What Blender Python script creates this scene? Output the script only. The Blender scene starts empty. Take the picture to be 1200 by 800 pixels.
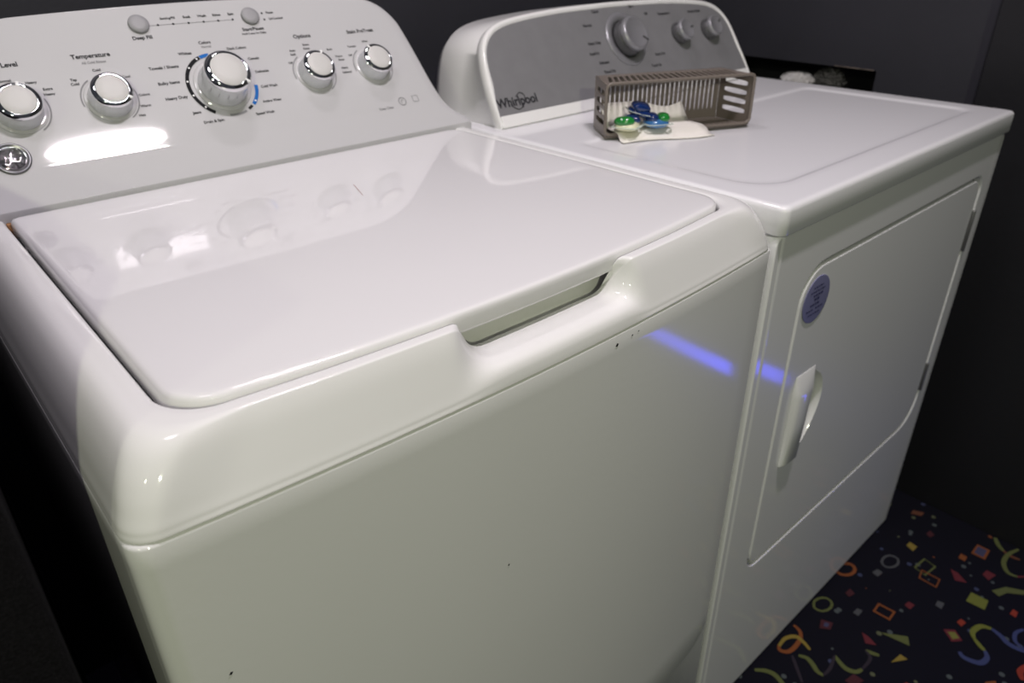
import bpy, bmesh, math, random
from mathutils import Vector, Matrix
random.seed(7)
PI = math.pi
sc = bpy.context.scene
col = sc.collection

# ------------------------------------------------------------------ camera
cam_d = bpy.data.cameras.new('camera'); cam = bpy.data.objects.new('camera', cam_d); col.objects.link(cam)
_r = Vector((0.745065, -0.666923, -0.00962)); _u = Vector((0.321861, 0.346866, 0.88096)); _f = Vector((0.584195, 0.659468, -0.473094))
cam.matrix_world = Matrix(((_r.x, _u.x, -_f.x, -0.0378), (_r.y, _u.y, -_f.y, -0.36902), (_r.z, _u.z, -_f.z, 1.17313), (0, 0, 0, 1)))
cam_d.sensor_width = 36; cam_d.lens = 850.85 * 36 / 1200
cam_d.shift_x = 3.079 / 1200; cam_d.shift_y = -13.103 / 1200
cam_d.clip_start = 0.02
cam_d.dof.use_dof = True; cam_d.dof.focus_distance = 0.62; cam_d.dof.aperture_fstop = 7.0
sc.camera = cam

# ------------------------------------------------------------------ world, lights, exposure
w = bpy.data.worlds.new('world'); sc.world = w; w.use_nodes = True
w.node_tree.nodes['Background'].inputs[0].default_value = (0.80, 0.86, 1.0, 1); w.node_tree.nodes['Background'].inputs[1].default_value = 0.045
def area(name, loc, target, sx, sy, power, color):
    l = bpy.data.lights.new(name, 'AREA'); l.shape = 'RECTANGLE'; l.size = sx; l.size_y = sy; l.energy = power; l.color = color
    o = bpy.data.objects.new(name, l); col.objects.link(o); o.location = loc
    o.rotation_euler = (Vector(target) - Vector(loc)).to_track_quat('-Z', 'Y').to_euler(); return o
area('ceiling_panel_light', (0.56, -0.27, 2.50), (0.56, -0.27, 0), 0.35, 0.066, 19.5, (1.0, 0.91, 0.96)).data.shape = 'ELLIPSE'
area('rear_ceiling_light', (0.575, 0.71, 2.50), (0.575, 0.71, 0), 0.28, 0.06, 4.0, (1.0, 0.91, 0.96))
area('side_fill_light', (-0.30, 0.10, 2.45), (-0.10, 0.2, 0.9), 0.30, 0.20, 4.0, (1.0, 0.92, 1.0))  # added fill without a known fixture, brightens the washer cover's left side
area('room_lamp_light', (-1.20, -2.25, 2.00), (0.35, 0, 0.75), 0.07, 0.07, 24, (0.97, 1.0, 0.72))
area('far_room_lamp_light', (-2.00, -0.95, 2.00), (0.35, 0, 0.75), 0.07, 0.07, 5, (0.97, 1.0, 0.74))
area('blue_led_light', (1.545, -0.56, 0.17), (0.6, -0.56, 0.35), 0.42, 0.035, 0.3, (0.06, 0.07, 1.0))
sc.view_settings.view_transform = 'Standard'; sc.view_settings.look = 'None'; sc.view_settings.gamma = 1
sc.view_settings.use_curve_mapping = False; sc.view_settings.exposure = 0.0

# ------------------------------------------------------------------ materials
def mat(name, c, rough=0.4, metal=0.0, coat=0.0, bump=None, var=None, trans=0.0, spec=0.5, ior=1.5, coatr=0.04):
    m = bpy.data.materials.new(name); m.use_nodes = True; nt = m.node_tree; b = nt.nodes['Principled BSDF']
    b.inputs['Base Color'].default_value = (*c, 1); b.inputs['Roughness'].default_value = rough; b.inputs['Metallic'].default_value = metal
    b.inputs['Coat Weight'].default_value = coat; b.inputs['Coat Roughness'].default_value = coatr
    b.inputs['Transmission Weight'].default_value = trans; b.inputs['Specular IOR Level'].default_value = spec; b.inputs['IOR'].default_value = ior
    tc = nt.nodes.new('ShaderNodeTexCoord')
    if bump:
        n = nt.nodes.new('ShaderNodeTexNoise'); n.inputs['Scale'].default_value = bump[0]; n.inputs['Detail'].default_value = 3
        nt.links.new(tc.outputs['Object'], n.inputs['Vector'])
        bp = nt.nodes.new('ShaderNodeBump'); bp.inputs['Strength'].default_value = bump[1]; bp.inputs['Distance'].default_value = bump[2]
        nt.links.new(n.outputs['Fac'], bp.inputs['Height']); nt.links.new(bp.outputs['Normal'], b.inputs['Normal'])
    if var:
        n = nt.nodes.new('ShaderNodeTexNoise'); n.inputs['Scale'].default_value = var[0]; n.inputs['Detail'].default_value = 4
        nt.links.new(tc.outputs['Object'], n.inputs['Vector'])
        r = nt.nodes.new('ShaderNodeValToRGB'); r.color_ramp.elements[0].position = 0.3; r.color_ramp.elements[1].position = 0.7
        r.color_ramp.elements[0].color = (*[x * (1 - var[1]) for x in c], 1); r.color_ramp.elements[1].color = (*[min(1, x * (1 + var[1])) for x in c], 1)
        nt.links.new(n.outputs['Fac'], r.inputs['Fac']); nt.links.new(r.outputs['Color'], b.inputs['Base Color'])
    return m
M = {}
M['enamel'] = mat('white_enamel', (0.80, 0.80, 0.80), 0.45, coat=0.9, spec=0.2, coatr=0.09, bump=(160, 0.04, 0.002), var=(3, 0.015))
M['plastic'] = mat('white_plastic', (0.81, 0.81, 0.80), 0.45, coat=0.8, spec=0.2, coatr=0.06, bump=(220, 0.03, 0.001))
M['lid'] = mat('white_lid_enamel', (0.80, 0.795, 0.80), 0.4, coat=1.0, spec=0.2, bump=(90, 0.02, 0.002))
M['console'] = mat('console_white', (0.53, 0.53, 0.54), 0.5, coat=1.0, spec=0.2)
M['chrome'] = mat('chrome', (0.85, 0.85, 0.87), 0.05, metal=1.0)
M['cap'] = mat('knob_cap_pearl', (0.58, 0.575, 0.56), 0.5)
M['skirt'] = mat('knob_skirt', (0.62, 0.63, 0.66), 0.25, metal=0.3, coat=0.5)
M['btn'] = mat('grey_button', (0.30, 0.30, 0.31), 0.5)
M['ink'] = mat('dark_ink', (0.035, 0.035, 0.04), 0.8, spec=0.1)
M['inkgrey'] = mat('grey_ink', (0.26, 0.26, 0.27), 0.8, spec=0.1)
M['black'] = mat('black_ring', (0.015, 0.015, 0.017), 0.7, spec=0.1)
M['blue'] = mat('blue_mark', (0.008, 0.13, 0.45), 0.6, spec=0.2)
M['whitemark'] = mat('white_mark', (0.85, 0.85, 0.85), 0.4)
M['badge'] = mat('badge_metal', (0.22, 0.22, 0.23), 0.35, metal=0.9)
M['rust'] = mat('rust', (0.30, 0.15, 0.06), 0.8, var=(200, 0.5))
M['rubber'] = mat('black_rubber', (0.02, 0.02, 0.02), 0.7)
M['fascia'] = mat('silver_fascia', (0.25, 0.25, 0.26), 0.42, metal=0.25, var=(40, 0.04))
M['dknob'] = mat('silver_knob', (0.30, 0.30, 0.32), 0.30, metal=0.4)
M['dskirt'] = mat('dark_knob_skirt', (0.07, 0.07, 0.075), 0.35)
M['dryer'] = mat('dryer_white', (0.78, 0.78, 0.80), 0.45, coat=0.8, spec=0.2, coatr=0.10, bump=(160, 0.05, 0.002))
M['sticker'] = mat('violet_sticker', (0.20, 0.20, 0.36), 0.4)
M['stickerink'] = mat('sticker_ink', (0.035, 0.035, 0.10), 0.5)
M['gap_shade'] = mat('door_gap_shade', (0.03, 0.03, 0.03), 0.8)  # near-black: shade of the door gap put into the colour
M['hinge'] = mat('hinge_metal', (0.22, 0.22, 0.22), 0.4, metal=0.8)
M['wall'] = mat('black_paint', (0.020, 0.020, 0.028), 0.65, bump=(120, 0.2, 0.002), var=(6, 0.08))
M['wallblack'] = mat('deep_black', (0.008, 0.008, 0.011), 0.6, bump=(120, 0.2, 0.002))  # darker than the wall colour; for the boxed-out section and opening recess
M['cloth'] = mat('black_textured_wall', (0.006, 0.0055, 0.0065), 0.95, bump=(900, 0.9, 0.003), var=(700, 0.7), spec=0.15)
M['drywall'] = mat('raw_wall_edge', (0.16, 0.13, 0.11), 0.9, var=(80, 0.5))
M['lint'] = mat('grey_lint', (0.88, 0.85, 0.80), 0.95, var=(40, 0.35))
M['lintdark'] = mat('dark_lint', (0.10, 0.10, 0.09), 0.95, var=(40, 0.4))
M['taupe'] = mat('taupe_plastic', (0.165, 0.14, 0.12), 0.42)
M['paper'] = mat('white_sheet', (0.82, 0.79, 0.73), 0.8, bump=(300, 0.2, 0.001))
M['podgreen'] = mat('pod_green_gel', (0.012, 0.20, 0.03), 0.12, coat=1.0)
M['podblue'] = mat('pod_blue_gel', (0.006, 0.025, 0.12), 0.12, coat=1.0)
M['podlight'] = mat('pod_light_blue_gel', (0.04, 0.15, 0.36), 0.12, coat=1.0)
M['podwhite'] = mat('pod_cream_powder', (0.72, 0.72, 0.50), 0.3, coat=1.0)
M['film'] = mat('pod_clear_film', (0.70, 0.80, 0.72), 0.20, trans=0.5, ior=1.2)
MC = dict(orange=(0.50, 0.14, 0.03), orange2=(0.30, 0.10, 0.05), gold=(0.58, 0.42, 0.07), olive=(0.24, 0.28, 0.08), lime=(0.36, 0.40, 0.06), lime2=(0.40, 0.40, 0.08),
          red=(0.28, 0.03, 0.05), red2=(0.62, 0.07, 0.03), red3=(0.13, 0.02, 0.035), grey=(0.16, 0.17, 0.19), blue=(0.09, 0.12, 0.34), violet=(0.11, 0.11, 0.25), plum=(0.05, 0.035, 0.06))
for k, v in MC.items(): M['c_' + k] = mat('carpet_' + k, tuple(q * 0.42 for q in v), 0.95, bump=(1500, 0.6, 0.002), var=(600, 0.25))

def carpet():
    m = bpy.data.materials.new('carpet_navy'); m.use_nodes = True; nt = m.node_tree; b = nt.nodes['Principled BSDF']
    b.inputs['Roughness'].default_value = 0.95; b.inputs['Specular IOR Level'].default_value = 0.15
    tc = nt.nodes.new('ShaderNodeTexCoord'); v = nt.nodes.new('ShaderNodeTexVoronoi'); v.inputs['Scale'].default_value = 34
    nt.links.new(tc.outputs['Object'], v.inputs['Vector'])
    lt = nt.nodes.new('ShaderNodeMath'); lt.operation = 'LESS_THAN'; lt.inputs[1].default_value = 0.17; nt.links.new(v.outputs['Distance'], lt.inputs[0])
    sep = nt.nodes.new('ShaderNodeSeparateColor'); nt.links.new(v.outputs['Color'], sep.inputs[0])
    gt = nt.nodes.new('ShaderNodeMath'); gt.operation = 'GREATER_THAN'; gt.inputs[1].default_value = 0.35; nt.links.new(sep.outputs[0], gt.inputs[0])
    mul = nt.nodes.new('ShaderNodeMath'); mul.operation = 'MULTIPLY'; nt.links.new(lt.outputs[0], mul.inputs[0]); nt.links.new(gt.outputs[0], mul.inputs[1])
    r = nt.nodes.new('ShaderNodeValToRGB'); r.color_ramp.interpolation = 'CONSTANT'
    e = r.color_ramp.elements; e[0].color = (0.08, 0.095, 0.10, 1); e[1].position = 0.55; e[1].color = (0.11, 0.12, 0.07, 1)
    q = e.new(0.78); q.color = (0.05, 0.06, 0.12, 1); q = e.new(0.9); q.color = (0.18, 0.06, 0.025, 1)
    nt.links.new(sep.outputs[1], r.inputs['Fac'])
    n = nt.nodes.new('ShaderNodeTexNoise'); n.inputs['Scale'].default_value = 900; nt.links.new(tc.outputs['Object'], n.inputs['Vector'])
    rb = nt.nodes.new('ShaderNodeValToRGB'); rb.color_ramp.elements[0].color = (0.003, 0.003, 0.006, 1); rb.color_ramp.elements[1].color = (0.009, 0.009, 0.018, 1)
    nt.links.new(n.outputs['Fac'], rb.inputs['Fac'])
    mx = nt.nodes.new('ShaderNodeMix'); mx.data_type = 'RGBA'; nt.links.new(mul.outputs[0], mx.inputs['Factor']); nt.links.new(rb.outputs['Color'], mx.inputs['A']); nt.links.new(r.outputs['Color'], mx.inputs['B'])
    nt.links.new(mx.outputs['Result'], b.inputs['Base Color'])
    bp = nt.nodes.new('ShaderNodeBump'); bp.inputs['Strength'].default_value = 0.6; bp.inputs['Distance'].default_value = 0.003; nt.links.new(n.outputs['Fac'], bp.inputs['Height']); nt.links.new(bp.outputs['Normal'], b.inputs['Normal'])
    return m
M['carpet'] = carpet()

# ------------------------------------------------------------------ helpers
def link(name, me, m, parent=None, matrix=None, smooth=False):
    o = bpy.data.objects.new(name, me); col.objects.link(o)
    if m and not me.materials: me.materials.append(M[m])
    if smooth:
        for p in me.polygons: p.use_smooth = True
    if matrix is not None: o.matrix_basis = matrix
    if parent is not None:
        o.parent = parent
        if parent.type == 'EMPTY': o.matrix_parent_inverse = Matrix.Translation(-parent.location)
    return o
def pyd(name, v, f, m, parent=None, matrix=None, smooth=False):
    me = bpy.data.meshes.new(name); me.from_pydata([tuple(x) for x in v], [], f); me.validate()
    bm = bmesh.new(); bm.from_mesh(me); bmesh.ops.recalc_face_normals(bm, faces=bm.faces); bm.to_mesh(me); bm.free()
    return link(name, me, m, parent, matrix, smooth)
def root(name, loc, label, cat, group=None):
    o = bpy.data.objects.new(name, None); col.objects.link(o); o.location = loc; o.empty_display_size = 0.05
    o['label'] = label; o['category'] = cat
    if group: o['group'] = group
    return o
def tag(o, label, cat, group=None):
    o['label'] = label; o['category'] = cat
    if group: o['group'] = group
    return o
def struct(o, label=None):
    o['kind'] = 'structure'
    if label: o['label'] = label
    return o
def loft(name, rings, m, parent=None, closed=True, cap0=False, cap1=False, smooth=True, matrix=None):
    v = []; f = []; n = len(rings[0])
    for r in rings: v += r
    for i in range(len(rings) - 1):
        for j in range(n if closed else n - 1):
            k = (j + 1) % n; f.append((i * n + j, i * n + k, (i + 1) * n + k, (i + 1) * n + j))
    if cap0: f.append(tuple(range(n - 1, -1, -1)))
    if cap1: f.append(tuple((len(rings) - 1) * n + j for j in range(n)))
    return pyd(name, v, f, m, parent, matrix, smooth)
def lathe(name, prof, m, parent=None, matrix=None, n=48, smooth=True):
    rings = [[(r * math.cos(2 * PI * i / n), r * math.sin(2 * PI * i / n), z) for i in range(n)] for r, z in prof]
    return loft(name, rings, m, parent, True, prof[0][0] > 1e-5, prof[-1][0] > 1e-5, smooth, matrix)
def sharp(o, deg=30):
    me = o.data; bm = bmesh.new(); bm.from_mesh(me)
    for e in bm.edges:
        if len(e.link_faces) == 2 and e.calc_face_angle(0) > math.radians(deg): e.smooth = False
    bm.to_mesh(me); bm.free()
    for p in me.polygons: p.use_smooth = True
    return o
def rbox(name, lo, hi, r, m, parent=None, seg=3, matrix=None):
    bm = bmesh.new(); bmesh.ops.create_cube(bm, size=1)
    for v in bm.verts: v.co = Vector([lo[i] + (v.co[i] + 0.5) * (hi[i] - lo[i]) for i in range(3)])
    if r > 0: bmesh.ops.bevel(bm, geom=bm.edges[:], offset=r, segments=seg, profile=0.5, affect='EDGES')
    me = bpy.data.meshes.new(name); bm.to_mesh(me); bm.free()
    return link(name, me, m, parent, matrix, r > 0)
def rrect(x0, x1, y0, y1, r, n=8):
    """rounded rectangle, counter-clockwise from the lower right corner; r is one radius or [lr, ur, ul, ll]"""
    if not isinstance(r, (list, tuple)): r = [r] * 4
    out = []
    for (cx, cy, a0), q in zip(((x1, y0, -PI / 2), (x1, y1, 0), (x0, y1, PI / 2), (x0, y0, PI)), r):
        sx = -1 if cx == x1 else 1; sy = 1 if cy == y0 else -1
        for i in range(n + 1):
            a = a0 + PI / 2 * i / n; out.append((cx + sx * q + q * math.cos(a), cy + sy * q + q * math.sin(a)))
    return out
def ellipse(cx, cy, a, b, n=24): return [(cx + a * math.cos(2 * PI * i / n), cy + b * math.sin(2 * PI * i / n)) for i in range(n)]
def stadium(cx, cy, L, w, ang=0, n=5):
    pts = []
    for s, a0 in ((1, -PI / 2), (-1, PI / 2)):
        for i in range(n + 1):
            a = a0 + PI * i / n; pts.append((s * (L / 2 - w / 2) + w / 2 * math.cos(a), w / 2 * math.sin(a)))
    c, s = math.cos(ang), math.sin(ang); return [(cx + x * c - y * s, cy + x * s + y * c) for x, y in pts]
def frame3(o, ex, ey):
    ex = Vector(ex).normalized(); ez = ex.cross(Vector(ey)).normalized(); ey = ez.cross(ex)
    return Matrix(((ex.x, ey.x, ez.x, o[0]), (ex.y, ey.y, ez.y, o[1]), (ex.z, ey.z, ez.z, o[2]), (0, 0, 0, 1)))
def plate(name, outline, holes, depth, m, parent=None, matrix=None, bevel=0.0):
    """flat plate with holes, z from -depth to 0 in its own frame"""
    cu = bpy.data.curves.new(name, 'CURVE'); cu.dimensions = '2D'; cu.fill_mode = 'BOTH'; cu.extrude = depth / 2 - bevel; cu.bevel_depth = bevel; cu.bevel_resolution = 2; cu.offset = -bevel
    for L in [outline] + holes:
        s = cu.splines.new('POLY'); s.points.add(len(L) - 1); s.use_cyclic_u = True
        for p, q in zip(s.points, L): p.co = (q[0], q[1], 0, 1)
    t = bpy.data.objects.new('tmp', cu); col.objects.link(t); dg = bpy.context.evaluated_depsgraph_get(); dg.update()
    me = bpy.data.meshes.new_from_object(t.evaluated_get(dg)); bpy.data.objects.remove(t)
    me.transform(Matrix.Translation((0, 0, -depth / 2))); me.materials.clear()
    return link(name, me, m, parent, matrix)
def tube(name, pts, r, m, parent=None, n=8, matrix=None, closed=False):
    pts = [Vector(p) for p in pts]; rings = []
    for i, p in enumerate(pts):
        a = pts[i - 1] if i > 0 or closed else p; b = pts[(i + 1) % len(pts)] if i < len(pts) - 1 or closed else p
        d = (b - a).normalized(); u = d.orthogonal().normalized() if i == 0 else (u - d * u.dot(d)).normalized(); w_ = d.cross(u)
        rings.append([tuple(p + (u * math.cos(2 * PI * k / n) + w_ * math.sin(2 * PI * k / n)) * r) for k in range(n)])
    if closed: rings.append(rings[0])
    return loft(name, rings, m, parent, True, not closed, not closed, True, matrix)
def crom(P, n):
    """Catmull-Rom through the points P, n samples per span"""
    out = []; Q = [P[0]] + list(P) + [P[-1]]
    for i in range(1, len(Q) - 2):
        for k in range(n):
            t = k / n; a, b, c, d = Q[i - 1:i + 3]
            out.append(tuple(0.5 * ((2 * b[j]) + (c[j] - a[j]) * t + (2 * a[j] - 5 * b[j] + 4 * c[j] - d[j]) * t * t + (3 * b[j] - a[j] - 3 * c[j] + d[j]) * t ** 3) for j in range(len(b))))
    out.append(tuple(P[-1])); return out
def smooth01(t): t = max(0, min(1, t)); return t * t * (3 - 2 * t)
TQ = []
def text(body, matrix, size, m, parent, name='lettering'):
    cu = bpy.data.curves.new(name, 'FONT'); cu.body = body; cu.size = size; cu.align_x = 'CENTER'; cu.align_y = 'CENTER'; cu.resolution_u = 3; cu.offset = size * 0.028
    t = bpy.data.objects.new('tmp', cu); col.objects.link(t); TQ.append((t, matrix, m, parent, name))
def flush_text():
    dg = bpy.context.evaluated_depsgraph_get(); dg.update()
    for t, mx, m, parent, name in TQ:
        me = bpy.data.meshes.new_from_object(t.evaluated_get(dg)); me.materials.clear(); link(name, me, m, parent, mx)
    for t, *_ in TQ: bpy.data.objects.remove(t)
    TQ.clear()

# ---- printed words on the washer console (words, across, up, size, ink) and carpet motifs
TXT=[
 ('Soil Level',0.1043,0.1447,0.0078,1),
 ('Normal',0.0997,0.1264,0.0045,0),
 ('Heavy',0.1241,0.1216,0.0045,0),
 ('Extra',0.1374,0.1119,0.0045,0),
 ('Heavy',0.1369,0.1057,0.0045,0),
 ('Temperature',0.1939,0.1464,0.0078,1),
 ('All Cold Rinses',0.1945,0.1381,0.0042,2),
 ('Cold',0.1935,0.1280,0.0045,0),
 ('Tap',0.1660,0.1191,0.0045,0),
 ('Cold',0.1658,0.1138,0.0045,0),
 ('Cool',0.2218,0.1161,0.0045,0),
 ('Colors',0.2326,0.0912,0.0045,0),
 ('Warm',0.2291,0.0773,0.0045,0),
 ('Hot',0.2210,0.0663,0.0045,0),
 ('Deep Fill',0.2582,0.1632,0.0065,1),
 ('Sensing/Fill',0.2967,0.1864,0.0042,0),
 ('Soak',0.3203,0.1863,0.0048,0),
 ('Wash',0.3393,0.1863,0.0048,0),
 ('Rinse',0.3586,0.1862,0.0048,0),
 ('Spin',0.3774,0.1862,0.0048,0),
 ('Start/Pause',0.3985,0.1628,0.0065,1),
 ('Hold 3 secs for Delay',0.3977,0.1567,0.0038,0),
 ('Pause',0.4306,0.1844,0.0045,0),
 ('Lid Locked',0.4360,0.1754,0.0045,0),
 ('Colors',0.3284,0.1499,0.0055,1),
 ('Normal',0.3282,0.1442,0.0040,2),
 ('Whites',0.2988,0.1376,0.0055,1),
 ('Towels / Sheets',0.2674,0.1222,0.0055,1),
 ('Bulky Items',0.2655,0.1018,0.0055,1),
 ('Heavy Duty',0.2668,0.0816,0.0055,1),
 ('Jeans',0.2828,0.0596,0.0050,0),
 ('Drain & Spin',0.2984,0.0454,0.0050,0),
 ('Speed Wash',0.3660,0.0461,0.0050,0),
 ('Active Wear',0.3820,0.0613,0.0050,0),
 ('Cold Wash',0.3865,0.0816,0.0050,0),
 ('Delicates',0.3855,0.1028,0.0050,0),
 ('Casuals',0.3817,0.1217,0.0050,0),
 ('Dark Colors',0.3655,0.1382,0.0050,0),
 ('Options',0.4617,0.1462,0.0078,1),
 ('Off',0.4290,0.1093,0.0042,0),
 ('Auto',0.4391,0.1267,0.0042,0),
 ('Soak',0.4379,0.1211,0.0042,0),
 ('Extra',0.4617,0.1333,0.0042,0),
 ('Rinse',0.4605,0.1276,0.0042,0),
 ('Both',0.4938,0.1228,0.0042,0),
 ('Warm',0.5033,0.1112,0.0042,0),
 ('Rinse',0.5049,0.1057,0.0042,0),
 ('Fabric',0.5046,0.0932,0.0042,0),
 ('Softener',0.5056,0.0864,0.0042,0),
 ('Stain PreTreat',0.5535,0.1457,0.0075,1),
 ('Off',0.5215,0.1105,0.0042,0),
 ('Tomato',0.5298,0.1237,0.0042,0),
 ('Wine',0.5536,0.1294,0.0042,0),
 ('Deep Clean',0.5412,0.0245,0.0050,2),
]
MOTIFS=[
 ('c', 'orange', [(1.235, -0.021), (1.225, -0.023), (1.214, -0.021), (1.205, -0.015), (1.2, -0.008), (1.2, -0.0), (1.206, 0.006), (1.216, 0.008), (1.227, 0.006), (1.237, 0.0), (1.242, -0.008), (1.241, -0.015)], 0.007),
 ('c', 'olive', [(1.112, -0.033), (1.102, -0.035), (1.091, -0.033), (1.082, -0.028), (1.078, -0.021), (1.078, -0.013), (1.085, -0.008), (1.094, -0.005), (1.105, -0.007), (1.114, -0.012), (1.119, -0.019), (1.118, -0.027)], 0.005),
 ('c', 'grey', [(1.324, -0.073), (1.314, -0.075), (1.303, -0.073), (1.294, -0.068), (1.289, -0.061), (1.291, -0.054), (1.297, -0.049), (1.308, -0.047), (1.319, -0.048), (1.328, -0.053), (1.332, -0.061), (1.331, -0.068)], 0.005),
 ('l', 'orange', [(1.01, -0.007), (1.004, -0.024), (0.982, -0.033), (0.95, -0.032), (0.939, -0.019), (0.949, -0.011)], 0.008),
 ('l', 'gold', [(0.946, -0.013), (0.97, -0.012), (0.988, -0.023), (0.988, -0.038), (0.981, -0.056)], 0.008),
 ('l', 'olive', [(0.867, -0.01), (0.88, -0.024), (0.885, -0.04), (0.879, -0.06), (0.872, -0.084)], 0.009),
 ('l', 'olive', [(0.954, -0.048), (0.96, -0.061), (0.956, -0.074), (0.948, -0.088), (0.949, -0.099)], 0.009),
 ('l', 'olive', [(1.003, -0.093), (0.996, -0.106), (0.992, -0.121), (0.999, -0.135), (1.012, -0.14)], 0.009),
 ('l', 'olive', [(1.056, -0.126), (1.059, -0.136), (1.064, -0.148)], 0.008),
 ('l', 'plum', [(0.945, -0.04), (0.933, -0.053), (0.907, -0.081)], 0.006),
 ('l', 'plum', [(0.949, -0.099), (0.972, -0.1), (1.003, -0.093)], 0.006),
 ('l', 'plum', [(1.012, -0.14), (1.045, -0.14), (1.056, -0.126)], 0.006),
 ('f', 'gold', [(1.4, -0.065), (1.397, -0.082), (1.377, -0.081), (1.384, -0.064)], 0),
 ('c', 'olive', [(1.372, -0.107), (1.366, -0.131), (1.326, -0.126), (1.332, -0.103)], 0.004),
 ('c', 'orange', [(1.335, -0.116), (1.336, -0.151), (1.31, -0.154), (1.31, -0.121)], 0.004),
 ('c', 'orange', [(1.181, -0.095), (1.184, -0.124), (1.159, -0.125), (1.157, -0.096)], 0.006),
 ('f', 'red', [(1.383, -0.155), (1.383, -0.169), (1.368, -0.192), (1.357, -0.173)], 0),
 ('f', 'red', [(1.435, -0.207), (1.434, -0.225), (1.408, -0.219), (1.416, -0.205)], 0),
 ('f', 'lime', [(1.348, -0.207), (1.35, -0.238), (1.32, -0.241), (1.317, -0.208)], 0),
 ('f', 'grey', [(1.276, -0.17), (1.279, -0.182), (1.259, -0.183), (1.261, -0.171)], 0),
 ('f', 'red', [(1.231, -0.132), (1.231, -0.144), (1.213, -0.142), (1.216, -0.13)], 0),
 ('f', 'red', [(1.09, -0.103), (1.09, -0.116), (1.082, -0.135), (1.071, -0.119)], 0),
 ('f', 'olive', [(1.115, -0.126), (1.145, -0.166), (1.126, -0.177)], 0),
 ('f', 'gold', [(1.065, -0.169), (1.095, -0.173), (1.094, -0.187)], 0),
 ('f', 'red', [(1.212, -0.204), (1.227, -0.22), (1.211, -0.239), (1.194, -0.226)], 0),
 ('f', 'lime2', [(1.212, -0.212), (1.221, -0.222), (1.213, -0.233), (1.201, -0.225)], 0),
 ('f', 'red2', [(1.263, -0.218), (1.26, -0.228), (1.244, -0.225), (1.249, -0.215)], 0),
 ('f', 'red2', [(1.363, -0.278), (1.361, -0.287), (1.344, -0.288), (1.346, -0.277)], 0),
 ('f', 'orange', [(1.5, -0.167), (1.501, -0.192), (1.464, -0.194), (1.463, -0.167)], 0),
 ('f', 'violet', [(1.495, -0.17), (1.496, -0.188), (1.468, -0.189), (1.469, -0.171)], 0),
 ('f', 'orange', [(1.445, -0.153), (1.444, -0.166), (1.427, -0.167), (1.428, -0.154)], 0),
 ('l', 'olive', [(1.551, -0.186), (1.533, -0.197), (1.52, -0.212)], 0.009),
 ('l', 'orange2', [(1.52, -0.212), (1.515, -0.227), (1.518, -0.244)], 0.007),
 ('l', 'olive', [(1.549, -0.232), (1.516, -0.222), (1.482, -0.224), (1.46, -0.239), (1.462, -0.256)], 0.009),
 ('l', 'red', [(1.462, -0.256), (1.475, -0.268)], 0.005),
 ('f', 'olive', [(1.383, -0.233), (1.414, -0.249), (1.434, -0.282), (1.419, -0.281), (1.399, -0.256), (1.377, -0.248)], 0),
 ('l', 'lime', [(1.233, -0.251), (1.248, -0.244), (1.272, -0.25), (1.281, -0.266)], 0.01),
 ('l', 'lime', [(1.233, -0.251), (1.223, -0.265), (1.218, -0.275)], 0.008),
 ('l', 'blue', [(1.218, -0.275), (1.204, -0.283), (1.183, -0.278), (1.174, -0.255), (1.181, -0.244)], 0.01),
 ('l', 'blue', [(1.281, -0.266), (1.276, -0.283), (1.267, -0.3), (1.271, -0.324), (1.287, -0.34)], 0.01),
 ('l', 'blue', [(1.277, -0.322), (1.282, -0.306), (1.304, -0.3), (1.325, -0.308)], 0.007),
 ('l', 'red2', [(1.24, -0.337), (1.217, -0.333), (1.201, -0.342)], 0.01),
 ('f', 'orange', [(1.149, -0.299), (1.164, -0.31), (1.153, -0.318), (1.131, -0.298)], 0),
 ('f', 'red3', [(1.061, -0.036), (1.07, -0.056), (1.051, -0.06), (1.039, -0.044)], 0),
 ('f', 'violet', [(1.06, -0.044), (1.063, -0.052), (1.053, -0.054), (1.049, -0.047)], 0),
 ('f', 'grey', [(1.138, -0.071), (1.141, -0.081), (1.122, -0.081), (1.122, -0.07)], 0),
 ('f', 'grey', [(1.269, -0.052), (1.268, -0.064), (1.249, -0.062), (1.252, -0.049)], 0),
 ('f', 'red3', [(1.176, -0.038), (1.171, -0.051), (1.154, -0.047), (1.158, -0.037)], 0),
 ('f', 'orange2', [(1.508, -0.028), (1.518, -0.049), (1.502, -0.049), (1.492, -0.029)], 0),
 ('f', 'red3', [(1.468, -0.081), (1.461, -0.093), (1.446, -0.09), (1.45, -0.079)], 0),
 ('f', 'red3', [(0.991, -0.134), (0.991, -0.153), (0.966, -0.146), (0.966, -0.13)], 0),
 ('f', 'red2', [(1.044, -0.205), (1.02, -0.197), (1.044, -0.224)], 0),
]

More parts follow.
